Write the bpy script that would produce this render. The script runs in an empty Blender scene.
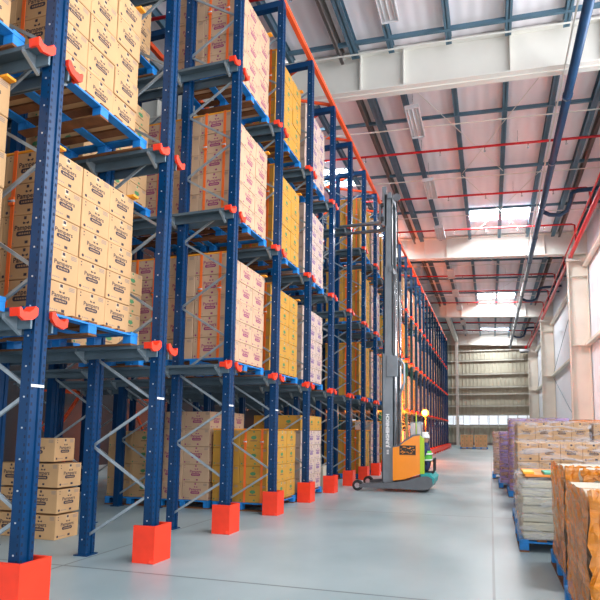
import bpy, bmesh, math, random
from mathutils import Vector, Matrix, Euler
random.seed(7)
PI = math.pi
C = bpy.context.scene.collection
R = math.radians

# ---------------------------------------------------------------- materials
def mat(name, col, rough=.6, metal=0., var=0., vscale=4., bump=0., bscale=40., emit=None, estr=0., alpha=1., spec=None, coat=0.):
    m = bpy.data.materials.new(name); m.use_nodes = True
    nt = m.node_tree; b = nt.nodes['Principled BSDF']
    b.inputs['Base Color'].default_value = (*col, 1); b.inputs['Roughness'].default_value = rough
    b.inputs['Metallic'].default_value = metal
    if spec is not None: b.inputs['Specular IOR Level'].default_value = spec
    if coat: b.inputs['Coat Weight'].default_value = coat; b.inputs['Coat Roughness'].default_value = .15
    if var or bump:
        tc = nt.nodes.new('ShaderNodeTexCoord')
    if var:
        n = nt.nodes.new('ShaderNodeTexNoise'); n.inputs['Scale'].default_value = vscale; n.inputs['Detail'].default_value = 4
        r = nt.nodes.new('ShaderNodeMapRange'); r.inputs['From Min'].default_value = .3; r.inputs['From Max'].default_value = .7
        r.inputs['To Min'].default_value = 1 - var; r.inputs['To Max'].default_value = 1 + var * .6
        mx = nt.nodes.new('ShaderNodeVectorMath'); mx.operation = 'SCALE'; mx.inputs[0].default_value = col
        nt.links.new(tc.outputs['Object'], n.inputs['Vector']); nt.links.new(n.outputs['Fac'], r.inputs['Value'])
        nt.links.new(r.outputs['Result'], mx.inputs['Scale']); nt.links.new(mx.outputs[0], b.inputs['Base Color'])
    if bump:
        n2 = nt.nodes.new('ShaderNodeTexNoise'); n2.inputs['Scale'].default_value = bscale
        bp = nt.nodes.new('ShaderNodeBump'); bp.inputs['Strength'].default_value = bump
        nt.links.new(tc.outputs['Object'], n2.inputs['Vector']); nt.links.new(n2.outputs['Fac'], bp.inputs['Height'])
        nt.links.new(bp.outputs[0], b.inputs['Normal'])
    if emit:
        b.inputs['Emission Color'].default_value = (*emit, 1); b.inputs['Emission Strength'].default_value = estr
    if alpha < 1: b.inputs['Alpha'].default_value = alpha
    return m

M = {}
M['blue'] = mat('blue_steel', (.0003, .036, .115), .28, .0, .25, 3, spec=.28)
M['hole'] = mat('dark_slot', (.004, .012, .04), .8)
M['bolt'] = mat('bolt_zinc', (.6, .63, .68), .35, .6)
M['galv'] = mat('galvanised_steel', (.36, .42, .46), .38, .45, .2, 8)
M['rail'] = mat('rail_steel', (.12, .175, .215), .42, .35, .25, 3)
M['redor'] = mat('red_orange_paint', (.95, .045, .012), .4, 0, .12, 5)
M['orange'] = mat('orange_beam', (.92, .10, .02), .42, 0, .1, 3)
M['red'] = mat('red_pipe', (.62, .012, .02), .35, .1, .12, 3)
M['palblue'] = mat('pallet_blue', (.01, .22, .62), .5, 0, .25, 9)
M['palwood'] = mat('pallet_wood', (.20, .075, .025), .8, 0, .4, 6, .3, 30)
M['black_ink'] = mat('black_ink', (.035, .025, .04), .7)
M['grey_ink'] = mat('grey_ink', (.30, .22, .18), .8)
M['purple_ink'] = mat('purple_ink', (.28, .03, .13), .7)
M['green_ink'] = mat('green_ink', (.07, .22, .09), .7)
M['violet_ink'] = mat('violet_ink', (.14, .05, .25), .7)
def card(n, c): return mat(n, c, .75, 0, .10, 3, .12, 25)
M['card_black'] = card('tan_card', (.56, .33, .155))
M['card_purple'] = card('pale_tan_card', (.57, .37, .235))
M['card_yellow'] = card('ochre_card', (.55, .27, .035))
M['card_white'] = card('cream_card', (.60, .45, .37))
M['card_pile'] = card('kraft_card', (.52, .31, .15))
M['seam'] = mat('card_seam', (.25, .14, .07), .9)
M['tape'] = mat('packing_tape', (.62, .44, .27), .25)
M['strap'] = mat('orange_strap', (.95, .16, .02), .55)
M['board'] = mat('yellow_board', (.95, .36, .02), .6, 0, .1, 4)
M['white_paint'] = mat('white_steel_paint', (.74, .72, .66), .5, 0, .06, 1)
M['cream'] = mat('cream_steel_paint', (.78, .72, .62), .5, 0, .08, 1)
M['purlin'] = mat('purlin_steel', (.10, .19, .26), .45, .35, .2, 2)
M['purlin_brown'] = mat('gutter_steel', (.20, .17, .16), .5, .2, .2, 2)
M['duct'] = mat('navy_pipe', (.015, .055, .13), .3, .2, .2, 4)
M['fixture'] = mat('fixture_enamel', (.6, .6, .62), .4)
M['tube'] = mat('fluorescent_tube', (.6, .6, .6), .4)
M['sky'] = mat('skylight_panel', (.9, .95, 1), .4, emit=(.93, .97, 1), estr=6)
M['pane'] = mat('window_pane', (.8, .9, 1), .2, emit=(.85, .93, 1), estr=.42)
M['dark'] = mat('dark_rubber', (.02, .02, .022), .7)
M['grey'] = mat('truck_grey', (.13, .14, .155), .42, .2, .12, 6)
M['mast'] = mat('mast_grey', (.22, .25, .28), .38, .4, .15, 3)
M['truck'] = mat('truck_orange', (1, .29, .0), .35, 0, .05, 3, coat=.3)
M['lime'] = mat('lime_paint', (.42, .62, .02), .4)
M['white'] = mat('white_letter', (.85, .85, .85), .5)
M['blackp'] = mat('black_panel', (.03, .022, .015), .5)
M['skin'] = mat('skin', (.55, .30, .2), .6)
M['helmet'] = mat('helmet_white', (.82, .85, .82), .3)
M['vest'] = mat('green_vest', (.12, .55, .08), .7)
M['navycloth'] = mat('navy_cloth', (.03, .04, .12), .85)
M['teal'] = mat('teal_bumper', (.02, .38, .38), .5)
M['chrome'] = mat('chrome', (.7, .7, .72), .2, .9)
M['glass'] = mat('clear_screen', (.8, .8, .78), .15, alpha=.35)
M['amber'] = mat('flare_lamp_glass', (1, .45, .03), .3, emit=(1, .50, .04), estr=5)  # glowing glass of the added lamp that replaces the flare
M['core'] = mat('flare_lamp_core', (1, .9, .6), .3, emit=(1, .86, .5), estr=60)  # bright centre of the same added lamp
M['white_card'] = mat('pale_board', (.58, .55, .44), .6, 0, .08, 3)
M['teal_sheet'] = mat('green_sheet', (.10, .42, .28), .6)
M['yellow_sheet'] = mat('yellow_sheet', (.9, .50, .04), .5)
M['orange_sheet'] = mat('orange_sheet', (.85, .27, .04), .5)

def panel_mat(name, col, rough, scale_dir, period, depth, var=.05, tint=None):
    """sheet cladding with fine ribs (bump) along one axis"""
    m = mat(name, col, rough, 0, var, .35)
    nt = m.node_tree; b = nt.nodes['Principled BSDF']
    tc = nt.nodes.new('ShaderNodeTexCoord'); w = nt.nodes.new('ShaderNodeTexWave')
    w.bands_direction = scale_dir; w.inputs['Scale'].default_value = 1 / period * .3142 * 1.0
    bp = nt.nodes.new('ShaderNodeBump'); bp.inputs['Strength'].default_value = .5; bp.inputs['Distance'].default_value = depth
    nt.links.new(tc.outputs['Object'], w.inputs['Vector']); nt.links.new(w.outputs['Fac'], bp.inputs['Height'])
    nt.links.new(bp.outputs[0], b.inputs['Normal'])
    return m
M['roof'] = panel_mat('roof_sheet', (.88, .84, .87), .65, 'X', .30, .02)
M['wallr'] = panel_mat('right_wall_sheet', (.86, .89, .95), .5, 'Y', 1.1, .01)
M['endw'] = mat('end_wall_sheet', (.44, .41, .32), .55, 0, .12, .4)
M['endg'] = mat('end_wall_girt', (.55, .53, .46), .5, 0, .1, 1)
M['darkwall'] = mat('far_left_wall', (.025, .025, .03), .8)  # near-black colour puts the shade of the deep rack interior into the wall

def floor_mat():
    m = bpy.data.materials.new('polished_concrete'); m.use_nodes = True
    nt = m.node_tree; b = nt.nodes['Principled BSDF']; tc = nt.nodes.new('ShaderNodeTexCoord')
    n = nt.nodes.new('ShaderNodeTexNoise'); n.inputs['Scale'].default_value = .6; n.inputs['Detail'].default_value = 8
    cr = nt.nodes.new('ShaderNodeValToRGB'); e = cr.color_ramp.elements
    e[0].position = .3; e[0].color = (.25, .34, .36, 1); e[1].position = .7; e[1].color = (.42, .50, .51, 1)
    br = nt.nodes.new('ShaderNodeTexBrick'); br.offset = 0; br.inputs['Scale'].default_value = 1
    br.inputs['Brick Width'].default_value = 4; br.inputs['Row Height'].default_value = 4; br.inputs['Mortar Size'].default_value = .012
    br.inputs['Color1'].default_value = (1, 1, 1, 1); br.inputs['Color2'].default_value = (.96, .96, .96, 1); br.inputs['Mortar'].default_value = (.45, .45, .45, 1)
    mx = nt.nodes.new('ShaderNodeMix'); mx.data_type = 'RGBA'; mx.blend_type = 'MULTIPLY'; mx.inputs[0].default_value = 1
    r = nt.nodes.new('ShaderNodeMapRange'); r.inputs['To Min'].default_value = .24; r.inputs['To Max'].default_value = .45
    L = nt.links.new
    L(tc.outputs['Object'], n.inputs['Vector']); L(tc.outputs['Object'], br.inputs['Vector']); L(n.outputs['Fac'], cr.inputs['Fac'])
    L(cr.outputs['Color'], mx.inputs[6]); L(br.outputs['Color'], mx.inputs[7]); L(mx.outputs[2], b.inputs['Base Color'])
    L(n.outputs['Fac'], r.inputs['Value']); L(r.outputs['Result'], b.inputs['Roughness'])
    return m
M['floor'] = floor_mat()

def film_mat(name, col, alpha_lo, alpha_hi):
    m = bpy.data.materials.new(name); m.use_nodes = True
    nt = m.node_tree; b = nt.nodes['Principled BSDF']; tc = nt.nodes.new('ShaderNodeTexCoord')
    mp = nt.nodes.new('ShaderNodeMapping'); mp.inputs['Scale'].default_value = (1, 1, 4.5)
    n = nt.nodes.new('ShaderNodeTexNoise'); n.inputs['Scale'].default_value = 3; n.inputs['Detail'].default_value = 7; n.inputs['Distortion'].default_value = 1.2
    r = nt.nodes.new('ShaderNodeMapRange'); r.inputs['From Min'].default_value = .42; r.inputs['From Max'].default_value = .62
    r.inputs['To Min'].default_value = alpha_lo; r.inputs['To Max'].default_value = alpha_hi
    bp = nt.nodes.new('ShaderNodeBump'); bp.inputs['Strength'].default_value = .9; bp.inputs['Distance'].default_value = .03
    b.inputs['Base Color'].default_value = (*col, 1); b.inputs['Roughness'].default_value = .18
    L = nt.links.new
    L(tc.outputs['Object'], mp.inputs[0]); L(mp.outputs[0], n.inputs['Vector']); L(n.outputs['Fac'], r.inputs['Value'])
    L(r.outputs['Result'], b.inputs['Alpha']); L(n.outputs['Fac'], bp.inputs['Height']); L(bp.outputs[0], b.inputs['Normal'])
    return m
M['film'] = film_mat('clear_film', (.74, .74, .78), .03, .42)
M['film_purple'] = film_mat('purple_film', (.44, .33, .66), .2, .8)
M['film_pink'] = film_mat('pink_film', (.70, .52, .50), .15, .65)
M['film_amber'] = film_mat('amber_film', (.66, .21, .01), .75, 1.0)
M['film_orange'] = film_mat('orange_film', (.95, .33, .10), .6, .95)

# ---------------------------------------------------------------- mesh helpers
class MB:
    def __init__(s): s.v = []; s.f = []; s.m = []; s.mats = []; s.sm = []
    def mi(s, k):
        if k not in s.mats: s.mats.append(k)
        return s.mats.index(k)
    def quad(s, pts, k):
        n = len(s.v); s.v += [tuple(p) for p in pts]; s.f.append(tuple(range(n, n + len(pts)))); s.m.append(s.mi(k)); s.sm.append(False)
    def box(s, x0, x1, y0, y1, z0, z1, k, M4=None, bev=0.):
        i = s.mi(k); n = len(s.v)
        if bev <= 0:
            P = [(x, y, z) for x in (x0, x1) for y in (y0, y1) for z in (z0, z1)]
            F = [(0, 1, 3, 2), (4, 6, 7, 5), (0, 4, 5, 1), (2, 3, 7, 6), (0, 2, 6, 4), (1, 5, 7, 3)]
        else:
            b = bev; X = (x0, x1); Y = (y0, y1); Z = (z0, z1); P = []; idx = {}
            for a in (0, 1):
                for c in (0, 1):
                    for d in (0, 1):
                        sx, sy, sz = (1 - 2 * a) * b, (1 - 2 * c) * b, (1 - 2 * d) * b
                        idx[a, c, d] = len(P)
                        P += [(X[a], Y[c] + sy, Z[d] + sz), (X[a] + sx, Y[c], Z[d] + sz), (X[a] + sx, Y[c] + sy, Z[d])]
            F = []
            for a in (0, 1): F.append([idx[a, c, d] for c, d in ((0, 0), (0, 1), (1, 1), (1, 0))][::(1 if a == 0 else -1)])
            for c in (0, 1): F.append([idx[a, c, d] + 1 for a, d in ((0, 0), (1, 0), (1, 1), (0, 1))][::(1 if c == 0 else -1)])
            for d in (0, 1): F.append([idx[a, c, d] + 2 for a, c in ((0, 0), (0, 1), (1, 1), (1, 0))][::(1 if d == 0 else -1)])
            for c in (0, 1):
                for d in (0, 1): p, q = idx[0, c, d], idx[1, c, d]; F.append((p + 1, p + 2, q + 2, q + 1))
            for a in (0, 1):
                for d in (0, 1): p, q = idx[a, 0, d], idx[a, 1, d]; F.append((p, p + 2, q + 2, q))
            for a in (0, 1):
                for c in (0, 1): p, q = idx[a, c, 0], idx[a, c, 1]; F.append((p, p + 1, q + 1, q))
            for kx in idx.values(): F.append((kx, kx + 1, kx + 2))
        if M4 is not None: P = [tuple(M4 @ Vector(p)) for p in P]
        s.v += P
        for f in F: s.f.append(tuple(n + j for j in f)); s.m.append(i); s.sm.append(False)
        return s
    def bar(s, a, b, w, h, k, up=(0, 0, 1)):
        a = Vector(a); b = Vector(b); d = b - a; L = d.length; d.normalize(); up = Vector(up)
        if abs(d.dot(up)) > .98: up = Vector((0, 1, 0))
        sd = d.cross(up).normalized(); u = sd.cross(d)
        m = Matrix((( d.x, sd.x, u.x, a.x), (d.y, sd.y, u.y, a.y), (d.z, sd.z, u.z, a.z), (0, 0, 0, 1)))
        return s.box(0, L, -w / 2, w / 2, -h / 2, h / 2, k, m)
    def tube(s, pts, r, k, n=10, cap=True, rs=None):
        pts = [Vector(p) for p in pts]; base = len(s.v); i = s.mi(k); prev = None
        for j, p in enumerate(pts):
            d = (pts[min(j + 1, len(pts) - 1)] - pts[max(j - 1, 0)]).normalized()
            if prev is None: u = Vector((0, 0, 1)) if abs(d.z) < .9 else Vector((1, 0, 0))
            else: u = prev
            sd = d.cross(u).normalized(); u = sd.cross(d).normalized(); prev = u
            rr = rs[j] if rs else r
            for q in range(n):
                a = 2 * PI * q / n; s.v.append(tuple(p + sd * math.cos(a) * rr + u * math.sin(a) * rr))
        for j in range(len(pts) - 1):
            for q in range(n):
                a = base + j * n + q; b = base + j * n + (q + 1) % n
                s.f.append((a, b, b + n, a + n)); s.m.append(i); s.sm.append(True)
        if cap:
            s.f.append(tuple(base + q for q in range(n))[::-1]); s.m.append(i); s.sm.append(False)
            s.f.append(tuple(base + (len(pts) - 1) * n + q for q in range(n))); s.m.append(i); s.sm.append(False)
        return s
    def prism(s, poly, axis, a, b, k):
        """poly: 2D points in the plane normal to axis; extruded from a to b"""
        def P(u, v, t): return {'x': (t, u, v), 'y': (u, t, v), 'z': (u, v, t)}[axis]
        n = len(poly); base = len(s.v); i = s.mi(k)
        s.v += [P(u, v, a) for u, v in poly] + [P(u, v, b) for u, v in poly]
        for q in range(n):
            s.f.append((base + q, base + (q + 1) % n, base + n + (q + 1) % n, base + n + q)); s.m.append(i); s.sm.append(False)
        s.f.append(tuple(range(base, base + n))[::-1]); s.m.append(i); s.sm.append(False)
        s.f.append(tuple(range(base + n, base + 2 * n))); s.m.append(i); s.sm.append(False)
        return s
    def add(s, other, M4):
        n = len(s.v); s.v += [tuple(M4 @ Vector(p)) for p in other.v]
        mp = [s.mi(k) for k in other.mats]
        s.f += [tuple(n + j for j in f) for f in other.f]; s.m += [mp[q] for q in other.m]; s.sm += other.sm
        return s
    def mesh(s, name):
        me = bpy.data.meshes.new(name); me.from_pydata(s.v, [], s.f)
        for k in s.mats: me.materials.append(M[k])
        me.polygons.foreach_set('material_index', s.m); me.polygons.foreach_set('use_smooth', s.sm); me.update()
        bm = bmesh.new(); bm.from_mesh(me); bmesh.ops.recalc_face_normals(bm, faces=bm.faces); bm.to_mesh(me); bm.free()
        return me
    def build(s, name, parent=None, loc=(0, 0, 0), rz=0.):
        return link(s.mesh(name), name, parent, loc, rz)

def link(me, name, parent=None, loc=(0, 0, 0), rz=0.):
    o = bpy.data.objects.new(name, me); C.objects.link(o); o.location = loc; o.rotation_euler = (0, 0, rz)
    if parent is not None: o.parent = parent
    return o
def tag(o, label, cat=None, group=None, kind=None):
    if label: o['label'] = label
    if cat: o['category'] = cat
    if group: o['group'] = group
    if kind: o['kind'] = kind
    return o
def thing(name, label, cat, loc=(0, 0, 0), rz=0., group=None):
    return tag(link(None, name, None, loc, rz), label, cat, group)
def struct(o): o['kind'] = 'structure'; return o
def copy_tree(o, parent=None):
    c = o.copy(); C.objects.link(c)
    if parent is not None: c.parent = parent
    for ch in list(o.children): copy_tree(ch, c)
    return c

def text_mb(body, size, k, spacing=1., offset=0.):
    cu = bpy.data.curves.new('t', 'FONT'); cu.body = body; cu.size = size; cu.align_x = 'CENTER'; cu.align_y = 'CENTER'
    cu.resolution_u = 2; cu.space_character = spacing; cu.offset = offset
    o = bpy.data.objects.new('t', cu); C.objects.link(o)
    dg = bpy.context.evaluated_depsgraph_get(); me = bpy.data.meshes.new_from_object(o.evaluated_get(dg))
    mb = MB(); i = mb.mi(k); mb.v = [tuple(v.co) for v in me.vertices]
    mb.f = [tuple(p.vertices) for p in me.polygons]; mb.m = [i] * len(mb.f); mb.sm = [False] * len(mb.f)
    bpy.data.objects.remove(o); bpy.data.curves.remove(cu); bpy.data.meshes.remove(me)
    return mb
# text plane (x right, y up) -> face looking to +X (right = +Y) or to -Y (right = +X)
def face_px(x, y, z, tilt=0): return Matrix.Translation((x, y, z)) @ Matrix(((0, 0, 1, 0), (1, 0, 0, 0), (0, 1, 0, 0), (0, 0, 0, 1))) @ Matrix.Rotation(tilt, 4, 'Z')
def face_my(x, y, z, tilt=0): return Matrix.Translation((x, y, z)) @ Matrix(((1, 0, 0, 0), (0, 0, -1, 0), (0, 1, 0, 0), (0, 0, 0, 1))) @ Matrix.Rotation(tilt, 4, 'Z')

# ---------------------------------------------------------------- camera
yaw, pitch, roll = .269559, .0953667, .00531995
f_ = Vector((-math.sin(yaw) * math.cos(pitch), math.cos(yaw) * math.cos(pitch), math.sin(pitch)))
r_ = Vector((math.cos(yaw), math.sin(yaw), 0)); u_ = r_.cross(f_)
r2 = r_ * math.cos(roll) + u_ * math.sin(roll); u2 = -r_ * math.sin(roll) + u_ * math.cos(roll)
cam = bpy.data.objects.new('camera', bpy.data.cameras.new('camera')); C.objects.link(cam)
cam.matrix_world = Matrix(((r2.x, u2.x, -f_.x, 0), (r2.y, u2.y, -f_.y, 0), (r2.z, u2.z, -f_.z, 1.3048), (0, 0, 0, 1)))
cam.data.sensor_width = 36; cam.data.lens = 494.902 / 600 * 36
cam.data.shift_x = (300 - 353.55) / 600; cam.data.shift_y = (383.656 - 300) / 600
cam.data.clip_start = .05; cam.data.clip_end = 300
bpy.context.scene.camera = cam

# ---------------------------------------------------------------- the hall
XL, XR, YB, YE = -14., 4.45, -5., 50.
def rz_(x): return 10.78 - .055 * x
struct(MB().box(XL - .2, XR + 4, YB - 4, YE + .3, -.2, 0, 'floor').build('floor'))
roof = MB()
holes = [(-.66, .52, 21.0, 22.3), (.64, 1.76, 21.0, 22.3), (-.66, .52, 34.3, 35.9), (.64, 1.76, 34.3, 35.9), (-.6, .52, 46.6, 47.6), (.64, 1.8, 46.6, 47.6),
         (-6.7, -5.0, 16.9, 18.3), (-6.2, -4.9, 11.6, 12.9), (-8.2, -6.9, 16.9, 18.3), (-6.2, -4.9, 22.4, 23.6)]
xs = sorted(set([XL - .2, XR + .3] + [h[0] for h in holes] + [h[1] for h in holes]))
ys = sorted(set([YB, YE + .3] + [h[2] for h in holes] + [h[3] for h in holes]))
for a, b in zip(xs, xs[1:]):
    for c, d in zip(ys, ys[1:]):
        cx, cy = (a + b) / 2, (c + d) / 2
        if any(h[0] < cx < h[1] and h[2] < cy < h[3] for h in holes): continue
        roof.quad([(a, c, rz_(a)), (b, c, rz_(b)), (b, d, rz_(b)), (a, d, rz_(a))], 'roof')
        roof.quad([(a, c, rz_(a) + .08), (a, d, rz_(a) + .08), (b, d, rz_(b) + .08), (b, c, rz_(b) + .08)], 'roof')
struct(roof.build('ceiling'))
for i, h in enumerate(holes):
    z0, z1 = rz_(h[0]), rz_(h[1])
    w = MB(); w.v = [(h[0], h[2], z0 + .03), (h[1], h[2], z1 + .03), (h[1], h[3], z1 + .03), (h[0], h[3], z0 + .03)]
    w.f = [(0, 1, 2, 3)]; w.m = [w.mi('sky')]; w.sm = [False]
    struct(w.build('window_%d' % (i + 1)))
# right wall: sheets with unseen openings near the camera, added to let fill light in
wr = MB(); wr.box(XR, XR + .12, 12.5, YE + .2, 0, 10.6, 'wallr'); wr.box(XR, XR + .12, YB, 12.5, 9.9, 10.6, 'wallr'); wr.box(XR, XR + .12, YB, 12.5, 4.2, 5.4, 'wallr'); wr.box(XR, XR + .12, YB, -3.5, 0, 4.2, 'wallr'); wr.box(XR, XR + .12, 11.5, 12.5, 0, 4.2, 'wallr')
struct(wr.build('wall_right'))
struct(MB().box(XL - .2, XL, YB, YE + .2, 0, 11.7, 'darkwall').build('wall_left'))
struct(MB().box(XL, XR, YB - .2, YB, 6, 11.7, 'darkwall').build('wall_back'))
# end wall, trapezoid ribs
ew = MB(); x = XL; nrib = 0
pts = []
while x < XR: pts += [(x, YE + .06), (x + .24, YE + .06), (x + .27, YE), (x + .33, YE), (x + .36, YE + .06)]; x += .36
for (a, b), (c, d) in zip(pts, pts[1:]):
    if c - a < 1e-6: continue
    for z0, z1 in ((0, 1.96), (2.92, 11.8)):
        ew.quad([(a, b, z0), (c, d, z0), (c, d, z1), (a, b, z1)], 'endw')
ew.box(XL, XR, YE + .12, YE + .2, 0, 1.96, 'endw'); ew.box(XL, XR, YE + .12, YE + .2, 2.92, 11.8, 'endw')
struct(ew.build('wall_end'))
for i, z in enumerate((9.35, 8.35, 7.0, 5.72, 5.05, 3.88, 3.0, 1.86)):
    g = MB().box(XL, XR, YE - .2, YE - .02, z - .04, z, 'endg'); g.box(XL, XR, YE - .2, YE - .17, z - .14, z, 'endg')
    struct(g.build('trim_%d' % (i + 1)))
struct(MB().box(XL, XR, YE - .06, YE, 0, .25, 'purlin_brown').build('baseboard_end'))
nwin = len(holes)
for i, x in enumerate([-5.6, -4.36, -3.38, -1.95, -1.05, -.12, .78, 1.68, 2.55, 3.42]):
    wf = MB(); w2 = .84
    for (a, b, c, d) in ((x, x + w2, 1.98, 2.02), (x, x + w2, 2.86, 2.9), (x, x + .04, 1.98, 2.9), (x + w2 - .04, x + w2, 1.98, 2.9)): wf.box(a, b, YE - .02, YE + .05, c, d, 'endg')
    for z in (2.25, 2.55): wf.box(x, x + w2, YE - .01, YE + .04, z - .012, z + .012, 'endg')
    wo = struct(wf.build('window_%d' % (nwin + i + 1)))
    MB().box(x + .03, x + w2 - .03, YE + .02, YE + .03, 2.0, 2.88, 'pane').build('window_pane', wo)
# portal beams and columns
nt_ = 20
for j, Y in enumerate((11.5, 24.1, 37.0, 49.4)):
    zb = 1.05
    b = MB()
    for t0, t1, w in ((.0, .03, .34), (zb - .03, zb, .34)):
        b.prism([(XL, rz_(XL) - .05 - zb + t0), (XR, rz_(XR) - .05 - zb + t0), (XR, rz_(XR) - .05 - zb + t1), (XL, rz_(XL) - .05 - zb + t1)], 'y', Y - w / 2, Y + w / 2, 'white_paint')
    b.prism([(XL, rz_(XL) - .07 - zb), (XR, rz_(XR) - .07 - zb), (XR, rz_(XR) - .06), (XL, rz_(XL) - .06)], 'y', Y - .02, Y + .02, 'white_paint')
    for xx in (-11, -9, -7, -5.0, -3.0, -1.9, .62, 2.6): b.box(xx - .012, xx + .012, Y - .16, Y + .16, rz_(xx) - .05 - zb, rz_(xx) - .07, 'white_paint')
    struct(b.build('trim_%d' % nt_)); nt_ += 1
    c = MB(); x0 = 3.56; ht = rz_(3.6) - 1.12
    c.box(x0, x0 + .03, Y - .17, Y + .17, 0, ht, 'cream'); c.box(4.38, 4.41, Y - .17, Y + .17, 0, ht, 'cream'); c.box(x0, 4.4, Y - .015, Y + .015, 0, ht, 'cream')
    for z in (1.4, 5.2, 8.4, ht - .03): c.box(x0, 4.4, Y - .16, Y + .16, z, z + .03, 'cream')
    struct(c.build('trim_%d' % nt_)); nt_ += 1
# slim column at the end wall with a jack beam
struct(MB().box(-3.12, -2.86, 47.8, 48.1, 0, 9.9, 'white_paint').build('trim_%d' % nt_)); nt_ += 1
struct(MB().box(-3.16, -2.86, 37.2, 49.2, 9.9, 10.35, 'white_paint').build('trim_%d' % nt_)); nt_ += 1
# girts, rods and window of the right wall
for z in (1.5, 5.24, 8.9):
    struct(MB().box(4.2, 4.42, 13, YE, z - .06, z + .06, 'cream').build('trim_%d' % nt_)); nt_ += 1
for (ya, za, yb, zb) in ((24.4, .6, 36.8, 5.1), (24.4, 9, 36.8, 5.3), (11.8, 5.3, 23.9, .6), (37.2, 9, 49, 5.3)):
    struct(MB().tube([(4.3, ya, za), (4.3, yb, zb)], .014, 'purlin', 6).build('trim_%d' % nt_)); nt_ += 1
wo = MB()
for Y0 in (40.5, 43.5):
    for (a, b, c, d) in ((Y0, Y0 + .08, 3.4, 5), (Y0 + 1.1, Y0 + 1.18, 3.4, 5), (Y0, Y0 + 1.18, 3.4, 3.48), (Y0, Y0 + 1.18, 4.92, 5)): wo.box(4.38, 4.44, a, b, c, d, 'cream')
    wo.box(4.40, 4.43, Y0 + .08, Y0 + 1.1, 3.48, 4.92, 'duct')
struct(wo.build('window_40'))
# purlins
for i, (x, w, h, k) in enumerate([(-12.9, .1, .25, 'purlin'), (-11.5, .1, .25, 'purlin'), (-10.1, .1, .25, 'purlin'), (-8.7, .1, .25, 'purlin'), (-7.4, .1, .25, 'purlin'), (-6.1, .1, .25, 'purlin'), (-4.8, .1, .25, 'purlin'),
                     (-3.45, .09, .34, 'purlin_brown'), (-3.1, .2, .24, 'purlin'), (-2.18, .14, .22, 'purlin'), (-.78, .14, .22, 'purlin'),
                     (.58, .14, .22, 'purlin'), (1.84, .14, .22, 'purlin'), (2.96, .16, .26, 'purlin'), (3.24, .1, .3, 'purlin_brown'), (4.1, .16, .25, 'purlin')]):
    z = rz_(x) - .01
    b = MB()
    for ya, yb in ((YB, 11.3), (11.7, 23.9), (24.3, 36.8), (37.2, 49.2)):
        b.box(x - w / 2, x + w / 2, ya, yb, z - .025, z, k); b.box(x - .012, x + .012, ya, yb, z - h, z, k); b.box(x - w / 2, x + w / 2, ya, yb, z - h, z - h + .025, k)
    struct(b.build('trim_%d' % nt_)); nt_ += 1
# cross bars and bracing rods in the roof
Y = 1.1
while Y < 49:
    if min(abs(Y - q) for q in (11.5, 24.1, 37.0, 49.4)) > .4:
        b = MB(); b.bar((XL, Y, rz_(XL) - .2), (XR, Y, rz_(XR) - .2), .07, .09, 'purlin'); b.bar((XL, Y + .1, rz_(XL) - .42), (XR, Y + .1, rz_(XR) - .42), .025, .025, 'white_paint')
        struct(b.build('trim_%d' % nt_)); nt_ += 1
    Y += 3.25
for (p, q) in (((-2.2, 11.9), (.6, 17.4)), ((1.8, 11.9), (-.8, 17.4)), ((-.8, 17.5), (1.8, 23.5)), ((1.9, 17.5), (-.8, 23.6)), ((-.8, 24.6), (1.8, 30)), ((1.8, 30), (-.8, 36))):
    struct(MB().tube([(p[0], p[1], rz_(p[0]) - .3), (q[0], q[1], rz_(q[0]) - .3)], .012, 'white_paint', 5).build('trim_%d' % nt_)); nt_ += 1

# sprinkler branch pipes: each one a thing
spn = ['nearest red sprinkler pipe crossing under the roof, before the first white beam', 'second', 'third', 'fourth', 'fifth', 'sixth', 'seventh', 'eighth', 'ninth', 'tenth', 'eleventh', 'twelfth']
k = 0
ordn = ['first', 'second', 'third', 'fourth', 'fifth', 'sixth', 'seventh', 'eighth', 'ninth', 'tenth', 'eleventh', 'twelfth', 'thirteenth', 'fourteenth', 'fifteenth', 'sixteenth', 'seventeenth', 'eighteenth', 'nineteenth', 'twentieth', 'twenty-first', 'twenty-second', 'twenty-third', 'twenty-fourth', 'twenty-fifth', 'twenty-sixth', 'twenty-seventh', 'twenty-eighth', 'twenty-ninth']
for Y in (8.95, 12.3, 15.5, 18.8, 22.1, 25.6, 29.0, 32.3, 35.3, 38.6, 41.9, 45.2):
    o = thing('sprinkler_pipe', 'red sprinkler branch pipe crossing under the roof, the %s counted from the camera' % ordn[k], 'pipe', (0, Y, 0), 0, 'red sprinkler branch pipes'); k += 1
    zp = lambda x: rz_(x) - .45
    MB().tube([(XL + .3, 0, zp(XL)), (3.5, 0, zp(3.5)), (3.62, 0, zp(3.5) - .05), (3.66, 0, 9.38)], .038, 'red', 8).build('pipe_run', o)
    for x in (-12, -9, -6, -3.9, -1.4, .0, 1.3, 2.4):
        MB().tube([(x, 0, zp(x) - .03), (x, 0, zp(x) - .16)], .015, 'chrome', 6).tube([(x, 0, zp(x) - .15), (x, 0, zp(x) - .165)], .035, 'chrome', 8).build('sprinkler_head', o)
    h = MB()
    for x in (-10, -5, -2, 1, 3): h.tube([(x, 0, zp(x) + .03), (x, 0, rz_(x) - .02)], .008, 'chrome', 5)
    h.build('hanger_rods', o)
o = thing('main_pipe', 'big red sprinkler main running along the top of the right wall', 'pipe', (3.68, 0, 9.3))
MB().tube([(0, YB, 0), (0, 49.1, 0)], .085, 'red', 12).build('pipe_run', o)
for Y in (11.5, 24.1, 37.0):
    MB().box(-.2, .45, Y - .3, Y - .19, -.2, -.1, 'white_paint').box(-.14, -.1, Y - .29, Y - .2, -.2, .12, 'white_paint').box(.1, .14, Y - .29, Y - .2, -.2, .12, 'white_paint').build('bracket', o)
o = thing('small_main_pipe', 'thin red pipe running beside the big red main on the right', 'pipe', (3.50, 0, 9.44))
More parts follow.
